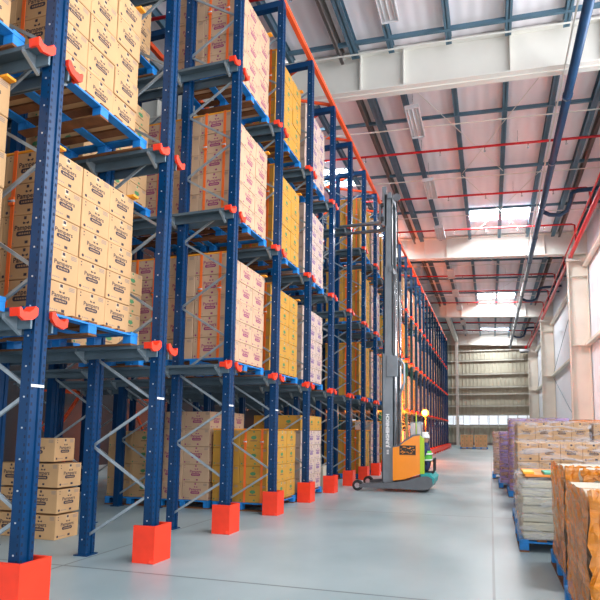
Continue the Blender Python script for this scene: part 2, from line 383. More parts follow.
MB().tube([(0, YB, 0), (0, 49.1, 0)], .035, 'red', 8).build('pipe_run', o)
o = thing('rain_pipe', 'long navy blue pipe slung under the white roof beams', 'pipe', (1.93, 0, 9.3))
MB().tube([(0, YB, 0), (0, 49.1, 0)], .105, 'duct', 14).build('pipe_run', o)
cr_ = MB().tube([(0, 0, 0), (0, .1, 0)], .118, 'duct', 14).mesh('coupling_ring')
for Y in range(0, 48, 3): link(cr_, 'coupling_ring', o, (0, Y, 0))
h = MB()
for Y in range(2, 48, 3): h.tube([(0, Y, .1), (0, Y, rz_(1.93) - 9.32)], .008, 'white_paint', 5)
h.build('hanger_rods', o)
h = MB()
h.tube([(-.17, YB, .12), (-.17, 49, .12)], .02, 'white_paint', 6); h.build('conduit', o)
for i, Y in enumerate((18.6, 31.0, 43)):
    b = MB().tube([(.1, Y, 0), (.3, Y + .1, -.08), (.65, Y + .2, -.1), (.9, Y + .1, .0), (1.0, Y, .25), (1.05, Y - .1, .55), (1.25, Y - .1, .62), (1.6, Y - .1, .62), (2.3, Y - .1, .65)], .075, 'duct', 10)
    b.build('branch_pipe', o)
# luminaires
fl = None
for i, (X, Y) in enumerate([(-1.88, 8.9), (-1.88, 13.2), (-1.92, 17.2), (-1.97, 21.3), (-1.95, 27.2), (-1.95, 31.2), (-1.95, 35), (-1.95, 40), (-1.95, 44)]):
    if fl is None:
        fl = thing('light_fixture', '', 'light')
        MB().box(-.19, .19, -.7, .7, 0, .06, 'fixture').box(-.19, -.17, -.7, .7, -.05, .0, 'fixture').box(.17, .19, -.7, .7, -.05, 0, 'fixture').box(-.19, .19, -.7, -.68, -.05, 0, 'fixture').box(-.19, .19, .68, .7, -.05, 0, 'fixture').build('housing', fl)
        for x in (-.11, 0, .11): MB().tube([(x, -.66, -.02), (x, .66, -.02)], .016, 'tube', 8).build('lamp_tube', fl)
        MB().tube([(0, -.5, .06), (0, -.5, .72)], .008, 'chrome', 5).tube([(0, .5, .06), (0, .5, .72)], .008, 'chrome', 5).build('hanger', fl)
        o = fl
    else: o = copy_tree(fl)
    o.location = (X, Y, 10.0); o['group'] = 'white ceiling lights above the aisle'
    o['label'] = 'white louvred ceiling light over the aisle, the %s counted from the camera' % ordn[i]
# distant red unit under the end beam
o = thing('pipe_valve', 'grey and red pipe fitting in the top right corner of the end wall', 'valve', (3.3, 49.2, 9.12))
MB().box(-.45, .3, -.3, .3, -.3, .0, 'grey').tube([(-.5, -.35, -.15), (.4, -.35, -.15)], .12, 'fixture', 10).build('body', o)
MB().tube([(.1, 0, .0), (.1, 0, .35)], .12, 'red', 10).build('riser', o)

# ---------------------------------------------------------------- pallet racking
P0, PP, XF, XB = 2.948, 1.45, -3.34, -4.12
NF = 26
LV = (2.16, 4.26, 6.38)
def Yf(i): return P0 + i * PP
H = 8.6
def post_mesh(holes=True):
    b = MB(); w, d = .058, .055
    # omega section, lips to the rear, groove in the front
    prof = [(d, -w), (d, -.022), (d - .014, -.016), (d - .014, .016), (d, .022), (d, w), (-d + .01, w), (-d, w - .012), (-d, w - .02), (d - .03, w - .012), (d - .03, -w + .012), (-d, -w + .02), (-d, -w + .012), (-d + .01, -w)]
    b.prism(prof, 'z', 0.01, H, 'blue')
    if holes:
        z = .1
        while z < H - .05:
            for y in (-.043, .043):
                b.quad([(d + .001, y - .008, z), (d + .001, y + .008, z), (d + .001, y + .006, z + .024), (d + .001, y - .006, z + .024)], 'hole')
            for sy in (-1, 1):
                b.quad([(d - .03, sy * (w + .001), z), (d - .018, sy * (w + .001), z), (d - .018, sy * (w + .001), z + .022), (d - .03, sy * (w + .001), z + .022)], 'hole')
            z += .06
        z = .16
        while z < H:
            for sy in (-1, 1): b.box(-.006, .006, sy * w - .004 if sy < 0 else w, -w if sy < 0 else w + .004, z, z + .012, 'bolt')
            z += .23
    b.box(-.085, .085, -.075, .075, 0, .012, 'blue')
    return b.mesh('post')
post_me = post_mesh(); post_far = post_mesh(False)
def brace_mesh(up):
    z0, z1 = (.0, .465) if up else (.465, .0)
    return MB().bar((0, 0, z0), (XB - XF + .02, 0, z1), .018, .027, 'galv').tube([(0, -.045, z0), (0, .045, z0)], .01, 'bolt', 6).mesh('brace')
br_a, br_b = brace_mesh(True), brace_mesh(False)
RL = 5.2
def rail_mesh(s):
    b = MB()
    b.box(-RL, 0, .06 if s > 0 else -.20, .20 if s > 0 else -.06, -.012, 0, 'rail')
    b.box(-RL, 0, *( (.085, .1) if s > 0 else (-.1, -.085)), -.11, -.012, 'rail')
    b.box(-RL, 0, *( (.19, .20) if s > 0 else (-.20, -.19)), -.035, -.012, 'rail')
    for x in (-.14, -.92, -2.25, -3.03, -4.4, -5.1):
        b.prism([(.06 * s, -.15), (.2 * s, -.05), (.2 * s, -.012), (.06 * s, -.012)], 'x', x - .015, x + .015, 'galv')
    return b.mesh('rail')
rail_me = {s: rail_mesh(s) for s in (-1, 1)}
def cap_mesh(s):
    b = MB(); y = lambda t: s * t
    # flared funnel: upright plate by the post, dropping to a lip turned up at its outer end
    poly = [(y(.062), .05), (y(.085), .06), (y(.105), .03), (y(.135), .005), (y(.18), .0), (y(.20), .028), (y(.215), .024), (y(.21), -.04), (y(.17), -.065), (y(.10), -.045), (y(.075), -.02), (y(.062), .0)]
    b.prism(poly, 'x', -.005, .025, 'redor')
    b.prism([(y(.062), .05), (y(.085), .06), (y(.105), .03), (y(.135), .005), (y(.13), -.005), (y(.10), .015), (y(.08), .045), (y(.062), .035)], 'x', -.07, 0, 'redor')
    b.prism([(y(.18), -.0), (y(.20), .028), (y(.215), .024), (y(.21), -.04), (y(.19), -.035)], 'x', -.07, 0, 'redor')
    return b.mesh('end_cap')
cap_me = {s: cap_mesh(s) for s in (-1, 1)}
guard_me = MB().prism([(.15, -.13), (.15, .13), (-.10, .13), (-.10, .105), (.125, .105), (.125, -.105), (-.10, -.105), (-.10, -.13)], 'z', 0, .36, 'redor').prism([(.15, -.13), (.15, .13), (.11, .15), (.11, -.15)], 'z', .012, .04, 'redor').mesh('post_guard')
tie_me = MB().box(XB - 4.2 - XF, .05, -.05, .05, -.11, 0, 'blue').mesh('top_tie')
decal_me = MB().box(.0552, .0565, -.056, .056, 0, .02, 'white').mesh('decal')
for i in range(-1, NF + 1):
    y = Yf(i)
    lab = ('blue perforated rack upright with zigzag grey braces, %s from the left' % ordn[i]) if i >= 0 else 'blue perforated rack upright nearest the camera, left of all the others'
    if i == NF: lab = 'blue perforated rack upright frame at the far end of the row, by the end wall'
    fr = thing('rack_frame', lab, 'rack frame', (XF, y, 0), 0, 'upright frames of the drive-in rack')
    near = i <= 7
    sec = [(0, XB - XF)] + ([(-2.11, -2.89), (-4.26, -5.06)] if near else [(-2.11, -2.89)])
    for q, (a, b_) in enumerate(sec):
        link(post_me if (i <= 9 and q == 0) else post_far, 'post', fr, (a, 0, 0)); link(post_me if (i <= 5 and q == 0) else post_far, 'post', fr, (b_, 0, 0))
        if q == 0 or near:
            kk = 0; z = .2
            while z + .465 < H - .15:
                link(br_b if kk % 2 == 0 else br_a, 'brace', fr, (a, 0, z)); z += .465; kk += 1
    link(tie_me, 'top_tie', fr, (0, 0, H + .11))
    link(guard_me, 'post_guard', fr, (0, 0, 0))['label'] = 'red-orange steel guard round the foot of the post'
    if i < 4: link(decal_me, 'sticker', fr, (0, 0, 1.62))
    for z in LV:
        for s in (-1, 1):
            if (s < 0 and i == -1) or (s > 0 and i == NF): continue
            rl = link(rail_me[s], 'rail', fr, (.06, 0, z)); link(cap_me[s], 'end_cap', rl, (.0, 0, 0))['label'] = 'red-orange flared entry guide'
o = thing('tie_beam', 'long orange beam along the top front of the rack', 'beam', (XF, 0, H + .11))
MB().box(-.04, .04, Yf(-1) - .05, Yf(NF) + .05, 0, .1, 'orange').build('beam', o)
o = thing('tie_beam', 'orange beam along the rack top behind the front orange beam', 'beam', (-6.23, 0, H + .11))
MB().box(-.04, .04, Yf(-1) - .05, Yf(NF) + .05, 0, .1, 'orange').build('beam', o)
k = 0
for i in (4, 5, 7, 8, 12, 13, 17, 18):
    o = thing('plan_brace', 'orange cross bracing lying on the rack top behind the %s upright' % ordn[i], 'brace', (0, 0, H + .15), 0, 'orange cross braces on the rack top')
    MB().bar((XF - .04, Yf(i), 0), (-6.19, Yf(i + 1), 0), .05, .05, 'orange').build('diagonal', o)
    MB().bar((XF - .04, Yf(i + 1), .02), (-6.19, Yf(i), .02), .05, .05, 'orange').build('diagonal', o)
# spine bracing at the back, orange
for i in (-1, 1, 3, 5):
    o = thing('spine_brace', 'orange crossed spine brace deep inside the rack, behind the %s upright' % ordn[max(i, 0)] if i >= 0 else 'orange crossed spine brace deep inside the rack, nearest the camera', 'brace', (-8.5, 0, 0), 0, 'orange spine braces')
    MB().bar((0, Yf(i) + .1, .3), (0, Yf(i + 1) - .1, 2.0), .05, .05, 'orange').build('diagonal', o)
    MB().bar((-.06, Yf(i + 1) - .1, .3), (-.06, Yf(i) + .1, 2.0), .05, .05, 'orange').build('diagonal', o)
    MB().bar((0, Yf(i) - .06, 2.1), (0, Yf(i + 1) + .06, 2.1), .06, .09, 'orange').build('tie', o)
# low red kerb rail at the far half
o = thing('floor_barrier', 'long low red barrier on the floor along the far rack posts', 'barrier', (-3.08, 0, 0))
MB().box(-.05, .0, Yf(10), Yf(NF), .12, .34, 'redor').build('rail', o)
for i in range(10, NF + 1): MB().box(-.06, -.01, Yf(i) + .2, Yf(i) + .3, 0, .34, 'redor').build('foot', o)

# ---------------------------------------------------------------- pallets
def make_pallet(px=1.0, py=1.2):
    p = thing('pallet', '', 'pallet')
    for j in range(3):
        yy = (-py / 2, -.05, py / 2 - .1)[j]
        MB().box(-px, 0, yy, yy + .1, 0, .018, 'palwood').build('bottom_board', p)
        for xx in (-.1, -px / 2 - .05, -px):
            MB().box(xx, xx + .1, yy, yy + .1, .018, .096, 'palblue', bev=.004).build('block', p)
    for xx in (-.1, -px / 2 - .05, -px): MB().box(xx, xx + .1, -py / 2, py / 2, .096, .114, 'palblue').build('stringer_board', p)
    nb = 7
    for j in range(nb):
        yy = -py / 2 + j * (py - .1) / (nb - 1); MB().box(-px, 0, yy, yy + .1, .114, .134, 'palblue' if j in (0, nb - 1) else 'palwood').build('deck_board', p)
    return p
pal_proto = make_pallet()
pm = MB()
for ch in pal_proto.children:
    me = ch.data; n = len(pm.v); pm.v += [tuple(v.co) for v in me.vertices]; km = {'palblue': M['palblue'], 'palwood': M['palwood']}
    for pl in me.polygons:
        pm.f.append(tuple(n + q for q in pl.vertices)); pm.sm.append(False)
        pm.m.append(pm.mi('palblue' if me.materials[0] == M['palblue'] else 'palwood'))
pallet_me = pm.mesh('pallet')
pal_used = False; npal = 0
def place_pallet(x, y, z, label, group, full, rz=0.):
    global pal_used, npal
    if full:
        if not pal_used: o = pal_proto; pal_used = True
        else: o = copy_tree(pal_proto)
    else: o = link(pallet_me, 'pallet')
    o.location = (x, y, z); o.rotation_euler = (0, 0, rz); o['label'] = label; o['category'] = 'pallet'; o['group'] = group
    return o

# ---------------------------------------------------------------- cartons
def logo(k1, small, w, lod=False):
    """the printed mark in the text plane, centred"""
    b = MB(); e = .0
    if lod:
        b.quad([(-.085, .01, 0), (.085, .01, 0), (.085, .045, 0), (-.085, .045, 0)], k1)
    else:
        t = text_mb('Pampers', .062, k1, 1.0, .0012); b.add(t, Matrix.Translation((0, .022, 0)))
        # bow above the word
        for s in (-1, 1): b.quad([(0 + .012, .060, 0), (.012 + s * .028, .074, 0), (.012 + s * .034, .060, 0), (.012 + s * .022, .050, 0)], k1)
    n = 10; pts = []
    for s in (1, -1):
        for j in range(n + 1):
            a = -PI / 2 + PI * j / n if s > 0 else PI / 2 + PI * j / n
            pts.append((s * .062 + math.cos(a) * .021, -.028 + math.sin(a) * .021, 0))
    b.quad(pts, k1)
    if not lod:
        for j in range(7): x = -.056 + j * .0175; b.quad([(x, -.036, .0003), (x + .011, -.036, .0003), (x + .009, -.020, .0003), (x + .002, -.020, .0003)], small)
    return b
def carton_mb(sx, sy, sz, card_k, ink, small, lod=False, style=0):
    b = MB(); b.box(-sx, 0, -sy / 2, sy / 2, 0, sz, card_k, bev=0 if lod else .005)
    if not lod:
        # top tape and the flap gap
        b.quad([(-sx + .003, -.025, sz + .0006), (-.003, -.025, sz + .0006), (-.003, .025, sz + .0006), (-sx + .003, .025, sz + .0006)], 'tape')
        b.quad([(.0006, -.02, sz * .80), (.0006, .02, sz * .80), (.0006, .02, sz - .006), (.0006, -.02, sz - .006)], 'tape')
    L = logo(ink, card_k, sy, lod)
    for M4, w in ((face_px(.001, 0, sz * .52), sy), (face_my(-sx / 2, -sy / 2 - .001, sz * .52), sx)):
        sc = Matrix.Scale(min(1.05, w / .38), 4)
        if style == 0: b.add(L, M4 @ sc)
        elif style == 1:   # green leaf mark and brown line block
            n = MB(); pts = [(.05 * math.cos(a), .028 * math.sin(a) + .02, 0) for a in [q * PI / 5 for q in range(10)]]
            n.quad(pts, ink); n.quad([(-.06, -.04, 0), (.06, -.04, 0), (.06, -.022, 0), (-.06, -.022, 0)], 'seam'); n.quad([(-.005, -.02, .0002), (.005, -.02, .0002), (.035, .06, .0002), (.028, .062, .0002)], ink)
            b.add(n, M4 @ sc)
        d = MB(); h2 = sz * .5
        if not lod:
            cx, cy = -w / 2 + .035, -h2 + .03
            d.quad([(cx + .014 * math.cos(q * PI / 6), cy + .014 * math.sin(q * PI / 6), 0) for q in range(12)], ink)
            for j in range(4): x0 = cx + .03 + j * .02; d.quad([(x0, cy - .006, 0), (x0 + .013, cy - .006, 0), (x0 + .013, cy + .006, 0), (x0, cy + .006, 0)], 'grey_ink')
            d.quad([(.012, -h2 + .02, 0), (.045, -h2 + .02, 0), (.045, -h2 + .045, 0), (.012, -h2 + .045, 0)], ink)
            for j in range(3): yy = h2 - .030 - j * .014; d.quad([(w / 2 - .09, yy, 0), (w / 2 - .025, yy, 0), (w / 2 - .025, yy + .008, 0), (w / 2 - .09, yy + .008, 0)], 'grey_ink')
            for j in range(2): yy = h2 - .035 - j * .03; d.quad([(-w / 2 + .03, yy, 0), (-w / 2 + .042, yy, 0), (-w / 2 + .042, yy + .012, 0), (-w / 2 + .03, yy + .012, 0)], ink)
            d.quad([(-.012, h2 - .045, 0), (.016, h2 - .045, 0), (.016, h2 - .018, 0), (-.012, h2 - .018, 0)], ink)
        b.add(d, M4)
    return b
KIND = {'black': ((.5, .34, .286), 'card_black', 'black_ink', 0, 'tan black-printed carton'),
        'purple': ((.5, .40, .298), 'card_purple', 'purple_ink', 0, 'pale tan purple-printed carton'),
        'yellow': ((.5, .40, .294), 'card_yellow', 'green_ink', 1, 'ochre green-marked carton'),
        'white': ((.5, .40, .294), 'card_white', 'violet_ink', 0, 'cream violet-printed carton'),
        'plain': ((.5, .38, .288), 'card_pile', 'green_ink', 1, 'brown green-marked carton')}
hi, lo = {}, {}; lodl = {}
for kd, (sz_, ck, ink, st, _) in KIND.items():
    small = {'black': 'card_black', 'purple': 'card_purple', 'white': 'card_white'}.get(kd, ck)
    a = carton_mb(*(v - .004 for v in sz_), ck, ink, small, False, st); hi[kd] = a.mesh('carton_' + kd)
    lodl[kd] = carton_mb(*(v - .004 for v in sz_), ck, ink, small, True, st); lo[kd] = hi[kd]
lv_name = ['floor level', 'first rails', 'second rails', 'third rails']
row_name = {5: ['bottom row', 'second row up', 'middle row', 'fourth row up', 'top row'], 4: ['bottom row', 'second row up', 'third row up', 'top row'], 3: ['bottom row', 'middle row', 'top row'], 2: ['bottom row', 'top row'], 6: ['bottom row', 'second row', 'third row', 'fourth row', 'fifth row', 'top row']}
col_name = ['left', 'centre', 'right']
dep_name = ['front', 'second-deep', 'third-deep', 'fourth-deep']
lodc = {}
allc = []   # (distance, kind, matrix, label, group)
CAM = Vector((0, 0, 1.3))
def bay_name(b): return 'right of the %s upright' % ordn[b] if b >= 0 else 'left of the first upright'
def load(bay, lv, dep, kd, rows=5, side=None, dy=0.03, board=None, topk=None):
    zb = 0. if lv == 0 else LV[lv - 1]
    yc = (Yf(bay) + Yf(bay + 1)) / 2; x = (-3.55 if bay < 2 else -3.47) - 1.07 * dep
    where = '%s, %s' % (bay_name(bay), lv_name[lv])
    vis = bay <= 4 and dep < 2
    place_pallet(x + (.05 if bay < 2 else 0), yc, zb, 'blue-edged pallet%s %s' % ('' if dep == 0 else ', ' + dep_name[dep] + ',', where), 'pallets in the rack', vis)
    (sx, sy, szz), ck, ink, st, txt = KIND[kd]
    if side is None: side = bay <= 7
    for r in range(rows):
        for c in range(3):
            for d in range(2 if side else 1):
                jit = random.uniform(-.004, .004); jx = random.uniform(-.012, .0)
                p = Vector((x - .03 + jx - d * sx, yc + dy + (c - 1) * sy + jit, zb + .135 + r * szz))
                rot = random.uniform(-.006, .006)
                m = Matrix.Translation(p) @ Matrix.Rotation(rot, 4, 'Z')
                lab = '%s, %s, %s of the %s face, %s pallet load %s' % (txt, row_name[rows][r], col_name[c], 'near' if d == 0 else 'rear', dep_name[dep], where)
                k2 = topk if (topk and r == rows - 1) else kd
                bb = 'right of the %s upright' % ordn[bay] if bay >= 0 else 'left of the first upright'
                lab = '%s, %s %s%s, %s level%s %s' % (KIND[k2][4], row_name[rows][r].replace(' up', ''), col_name[c], '' if d == 0 else ' behind', ['floor', 'first', 'second', 'third'][lv], '' if dep == 0 else ' ' + dep_name[dep], bb)
                if d == 1 and c > 0: continue          # hidden inside the load
                hide = (dep > 0 and bay >= 2 and d == 0 and c > 0) or (d == 1 and dep > 0 and bay < 2) or (bay == -1 and (d == 1 or lv == 2)) or (bay == 0 and lv == 1 and dep == 1)
                if bay == -1 and (c == 0 or lv > 1): hide = True
                allc.append(((p - CAM).length + (60 if hide else 0), hi[k2], m, lab, 'cartons in the rack, %s' % lv_name[lv], k2))
    # corner boards and straps
    if board is None: board = (dep == 0 and bay <= 9)
    top = zb + .135 + rows * szz
    if board:
        for s, wd in ((-1, 'near'), (1, 'far')):
            bo = MB().prism([(-.035 * s * -1, .0), (.0, 0.0), (.0, .012), (-.035 * s * -1, .012)], 'x', -1.02, .05, 'board')
            bo = MB().box(-1.02, .05, -.04, .04, 0, .022, 'board', bev=.003)
            o = bo.build('edge_board', None, (x - .03, yc + dy + s * (1.5 * sy - .045), top + .001))
            tag(o, 'orange edge board, %s top edge%s, load %s' % (wd, '' if dep == 0 else ' ' + dep_name[dep], where), 'edge board', 'orange edge boards')
        if side:
            for j, xx in enumerate((-.10, -.40)):
                y0 = yc + dy - 1.5 * sy - .006
                mb = MB().box(-.02, .02, -.004, 0, .0, top - zb - .135 + .02, 'strap')
                o = tag(thing('load_strap', '%s orange strap%s, load %s' % (('front', 'rear')[j], '' if dep == 0 else ' on the ' + dep_name[dep], where), 'strap', (x - .03 + xx, y0, zb + .135), 0, 'orange load straps'), None)
                mb.build('webbing', o); MB().box(-.028, .028, -.02, -.004, .95, 1.02, 'strap').tube([(-.03, -.014, .985), (.03, -.014, .985)], .012, 'bolt', 8).build('ratchet', o)

load(-1, 1, 0, 'black', 6, dy=.075); load(-1, 2, 0, 'black', side=False); 
load(0, 1, 0, 'black', dy=.05); load(0, 2, 0, 'black', dy=.02); load(0, 3, 0, 'black'); load(0, 1, 1, 'black', board=False)
load(1, 1, 1, 'plain', 4); load(1, 2, 1, 'plain', 5); load(1, 3, 1, 'black', 4)
load(2, 1, 0, 'purple'); load(2, 1, 1, 'purple', board=True); load(2, 2, 0, 'purple'); load(2, 2, 1, 'purple', board=True); load(2, 3, 0, 'purple')
load(3, 0, 0, 'yellow', 4); load(3, 0, 1, 'purple', 5); load(3, 0, 2, 'plain', 4); load(3, 1, 0, 'yellow'); load(3, 2, 0, 'yellow'); load(3, 3, 0, 'yellow')
load(4, 0, 0, 'white', 5, board=False, topk='yellow'); load(4, 1, 0, 'white', board=False); load(4, 2, 0, 'white', board=False); load(4, 3, 0, 'white', board=False)
load(7, 0, 0, 'yellow', 4); load(7, 1, 0, 'yellow'); load(7, 2, 0, 'yellow'); load(7, 3, 0, 'yellow')
for lv in range(4): load(8, lv, 0, 'white')
load(6, 0, 1, 'yellow', 4)
rnd = random.Random(3)
for b in range(9, NF):
    for lv in range(4):
        if rnd.random() < .82: load(b, lv, 0, rnd.choice(['purple', 'yellow', 'black', 'white']), 5 if rnd.random() < .8 else 4, side=(b == 9))
# loose pile deep on the floor in the first bays
def loose(kd, p, rot, lab, grp): allc.append(((Vector(p) - CAM).length, hi[kd], Matrix.Translation(p) @ Matrix.Rotation(rot, 4, 'Z'), lab, grp, kd))
for r in range(3):
    for c in range(2):
        loose('black', (-4.98 - c * .54, 5.0 + c * .05, r * .305), random.uniform(-.02, .02), 'tan carton of the loose floor pile behind the first upright, %s, %s stack' % (row_name[3][r], ('right', 'left')[c]), 'cartons of the loose floor pile')
loose('black', (-5.1, 5.02, 3 * .305), .12, 'tan carton lying askew on top of the loose floor pile behind the first upright', 'cartons of the loose floor pile')
# small white pile behind the sixth upright
for j, (dx, h) in enumerate(((0, .5), (-.45, .38))):
    o = MB().box(-.4, 0, -.3, .3, 0, h, 'white_card', bev=.01).box(-.4, 0.002, -.02, .02, h - .1, h + .001, 'tape').build('bale', None, (-3.62 + dx, Yf(5) + .72, 0)); tag(o, 'white wrapped bale on the floor right of the sixth upright, the %s one' % ('front', 'rear')[j], 'bale')

# ---------------------------------------------------------------- wrapped stacks on the right
def shell(sx, sy, z0, z1, k, n=9, amp=.012, top=True, seed=0):
    """crumpled film skin, open below"""
    rg = random.Random(seed); b = MB(); i = b.mi(k)
    nz = max(4, int((z1 - z0) / .11)); ring = []
    per = []
    for q in range(n): per.append((-sx / 2 + sx * q / n, -sy / 2, 0, -1))
    for q in range(n): per.append((sx / 2, -sy / 2 + sy * q / n, 1, 0))
    for q in range(n): per.append((sx / 2 - sx * q / n, sy / 2, 0, 1))
    for q in range(n): per.append((-sx / 2, sy / 2 - sy * q / n, -1, 0))
    N = len(per)
    for j in range(nz + 1):
        z = z0 + (z1 - z0) * j / nz
        for (x, y, nx, ny) in per:
            a = rg.uniform(0, amp) ; b.v.append((x + nx * a, y + ny * a, z + rg.uniform(-.01, .01)))
    for j in range(nz):
        for q in range(N):
            a = j * N + q; c = j * N + (q + 1) % N; b.f.append((a, c, c + N, a + N)); b.m.append(i); b.sm.append(True)
    if top:
        # grid roof over the load
        base = len(b.v)
        for a in range(n + 1):
            for c in range(n + 1): b.v.append((-sx / 2 + sx * c / n, -sy / 2 + sy * a / n, z1 + rg.uniform(0, amp * 1.6)))
        for a in range(n):
            for c in range(n): p = base + a * (n + 1) + c; b.f.append((p, p + 1, p + n + 2, p + n + 1)); b.m.append(i); b.sm.append(True)
    return b
pile_me = {}
def stack(cx, cy, layers, kx, ky, cs, film, where, seed, card_k='plain', ck='card_pile', ink='black_ink', rot=0., lbl='kraft'):
    (sx, sy, sz) = cs; key = (cs, ck, ink)
    W, D = kx * sx, ky * sy
    if key not in pile_me: pile_me[key] = carton_mb(sy - .004, sx - .004, sz - .004, ck, ink, ck, False, 0).mesh('pile_carton')
    # pallet runs long side along X here
    o = place_pallet(cx + 0, cy - .5 * 1.0, 0, 'blue-edged pallet under the %s' % where, 'pallets on the right of the aisle', True, -PI / 2)
    # the carton mesh looks to +X: turn it so that the printed side looks to the camera (-Y) 
    for r in range(layers):
        for a in range(kx):
            for b in range(ky):
                x = cx - W / 2 + (a + .5) * sx; y = cy - D / 2 + b * sy + .002
                if not (b == 0 or a == 0 or r == layers - 1 or a == kx - 1): continue
                fr = 'front' if b == 0 else 'back'
                cl = ['leftmost', 'second', 'third', 'rightmost'][a]
                lab_ = '%s carton, %s %s %s, %s' % (lbl, ['bottom', 'second', 'third', 'fourth', 'fifth'][r] if r < layers - 1 else 'top', cl, fr, where)
                seen = r >= layers - 2 and b == 0 or (a == 0 and b == 0) or (r == layers - 1)
                allc.append((math.dist((x, y, r * sz), CAM) + (0 if seen else 70) , pile_me[key], Matrix.Translation((x, y, .136 + r * sz)) @ Matrix.Rotation(-PI / 2 + random.uniform(-.012, .012), 4, 'Z'), lab_, 'cartons of the wrapped stacks', 'pile'))
    if film:
        f = shell(W + .04, D + .04, .137, .136 + layers * sz + .012, film, seed=seed).build('stretch_wrap', None, (cx, cy, 0))
        tag(f, '%s stretched round the %s' % ({'film': 'clear film', 'film_purple': 'purple film', 'film_pink': 'pinkish film', 'film_amber': 'amber film', 'film_orange': 'orange film'}[film], where), 'plastic wrap')
    return o
CS = (.275, .5, .262)
# row A: tall stacks seen over the others
stack(.98, 9.2, 4, 4, 2, (.275, .5, .332), 'film', 'tall front-left stack, right aisle', 1)
stack(2.14, 9.2, 4, 4, 2, (.275, .5, .33), 'film', 'tall stack second from the aisle', 2)
stack(3.3, 9.2, 4, 4, 2, (.275, .5, .33), None, 'tall stack by the right wall', 3)
# row B
stack(.9, 7.7, 4, 4, 2, (.275, .48, .256), 'film', 'lower wrapped stack before the tall one', 4)
stack(2.06, 7.7, 4, 4, 2, (.275, .48, .256), 'film', 'lower wrapped stack, second from the aisle', 5)
# far purple / pink / orange stacks
stack(.92, 11.0, 5, 4, 2, (.27, .48, .285), 'film_purple', 'purple-wrapped stack behind the tall one', 6, lbl='tan')
stack(.76, 12.6, 4, 4, 2, (.27, .48, .288), 'film_purple', 'purple-wrapped stack beside the aisle', 7, lbl='tan')
stack(.62, 15.0, 4, 4, 2, (.27, .48, .285), 'film_pink', 'pink-wrapped stack farthest along the aisle', 8, lbl='tan')
stack(2.1, 11.2, 5, 4, 2, (.27, .48, .278), 'film_orange', 'orange-wrapped stack nearer the right wall', 9, lbl='tan')
# row C: pale flat packs under yellow sheets
def flatpack(cx, cy, W, D, z0, n, t, where, k='white_card'):
    place_pallet(cx, cy - .5, 0, 'blue-edged pallet under the %s' % where, 'pallets on the right of the aisle', True, -PI / 2)
    for r in range(n):
        o = MB().box(-W / 2, W / 2, -D / 2, D / 2, 0, t - .006, k, bev=.012).box(-W / 2 + .01, W / 2 - .01, -.03, .03, t - .006, t - .004, 'tape').build('flat_pack', None, (cx + random.uniform(-.012, .012), cy + random.uniform(-.01, .01), z0 + r * t), random.uniform(-.01, .01))
        tag(o, 'pale flat pack, number %s up, in the %s' % (['one', 'two', 'three', 'four', 'five', 'six', 'seven', 'eight', 'nine'][r], where), 'flat pack', 'pale flat packs')
flatpack(.88, 6.35, 1.12, .98, .136, 7, .092, 'low white stack under yellow sheets')
f = shell(1.18, 1.04, .137, .80, 'film', seed=21).build('stretch_wrap', None, (.88, 6.35, 0)); tag(f, 'clear film round the low white stack under the yellow sheets', 'plastic wrap')
zt = .136 + 7 * .092 + .03
for j, (x0, x1, y0, y1, k, nm) in enumerate([(.34, .46, 5.9, 6.26, 'yellow_sheet', 'yellow'), (.36, 1.42, 6.32, 6.8, 'orange_sheet', 'rear orange'), (.56, .80, 5.87, 6.24, 'teal_sheet', 'green'), (.36, 1.42, 5.86, 6.28, 'orange_sheet', 'front orange')]):
    zz = zt + {0: .028, 2: .028}.get(j, 0) 
    o = MB().box(x0, x1, y0, y1, 0, .026, k, bev=.004).build('cover_sheet', None, (0, 0, zz)); tag(o, '%s cover sheet lying on the low white stack' % nm, 'sheet', 'coloured cover sheets')
# near amber-wrapped stacks
def amber(cx, cy, W, D, n, t, where, seed):
    flatpack(cx, cy, W, D, .136, n, t, where)
    h = .136 + n * t
    b = MB(); rg = random.Random(seed); i = b.mi('film_amber')
    # amber film: down the aisle-side corner and folded along the top front edge
    def sheet(P, nu, nv, amp):
        base = len(b.v)
        for a in range(nu + 1):
            for c in range(nv + 1):
                p = P(a / nu, c / nv); b.v.append((p[0] + rg.uniform(-amp, amp) * .4, p[1] - rg.uniform(0, amp), p[2] + rg.uniform(0, amp)))
        for a in range(nu):
            for c in range(nv): q = base + a * (nv + 1) + c; b.f.append((q, q + 1, q + nv + 2, q + nv + 1)); b.m.append(i); b.sm.append(False)
    sheet(lambda u, v: (cx - W / 2 - .03 + u * .11, cy - D / 2 - .03, .1 + v * (h - .08)), 5, 14, .03)
    sheet(lambda u, v: (cx - W / 2 - .04, cy - D / 2 - .03 + u * D * .9, .1 + v * (h - .08)), 10, 12, .02)
    sheet(lambda u, v: (cx - W / 2 + .1 + u * (W * .24), cy - D / 2 - .035, h - .13 * (1 - u * .5) * (1 - v) - .0), 12, 5, .03)
    sheet(lambda u, v: (cx - W / 2 - .02 + u * (W * .33), cy - D / 2 - .03 + v * .09 * (1 - u * .8), h + .015), 12, 3, .025)
    o = b.build('stretch_wrap'); tag(o, 'crumpled amber film hanging round the %s' % where, 'plastic wrap')
amber(1.16, 4.98, 1.1, .95, 9, .095, 'pale stack nearest the right frame edge', 31)
amber(1.12, 3.72, 1.1, .95, 8, .099, 'front pale stack at the right frame edge', 32)

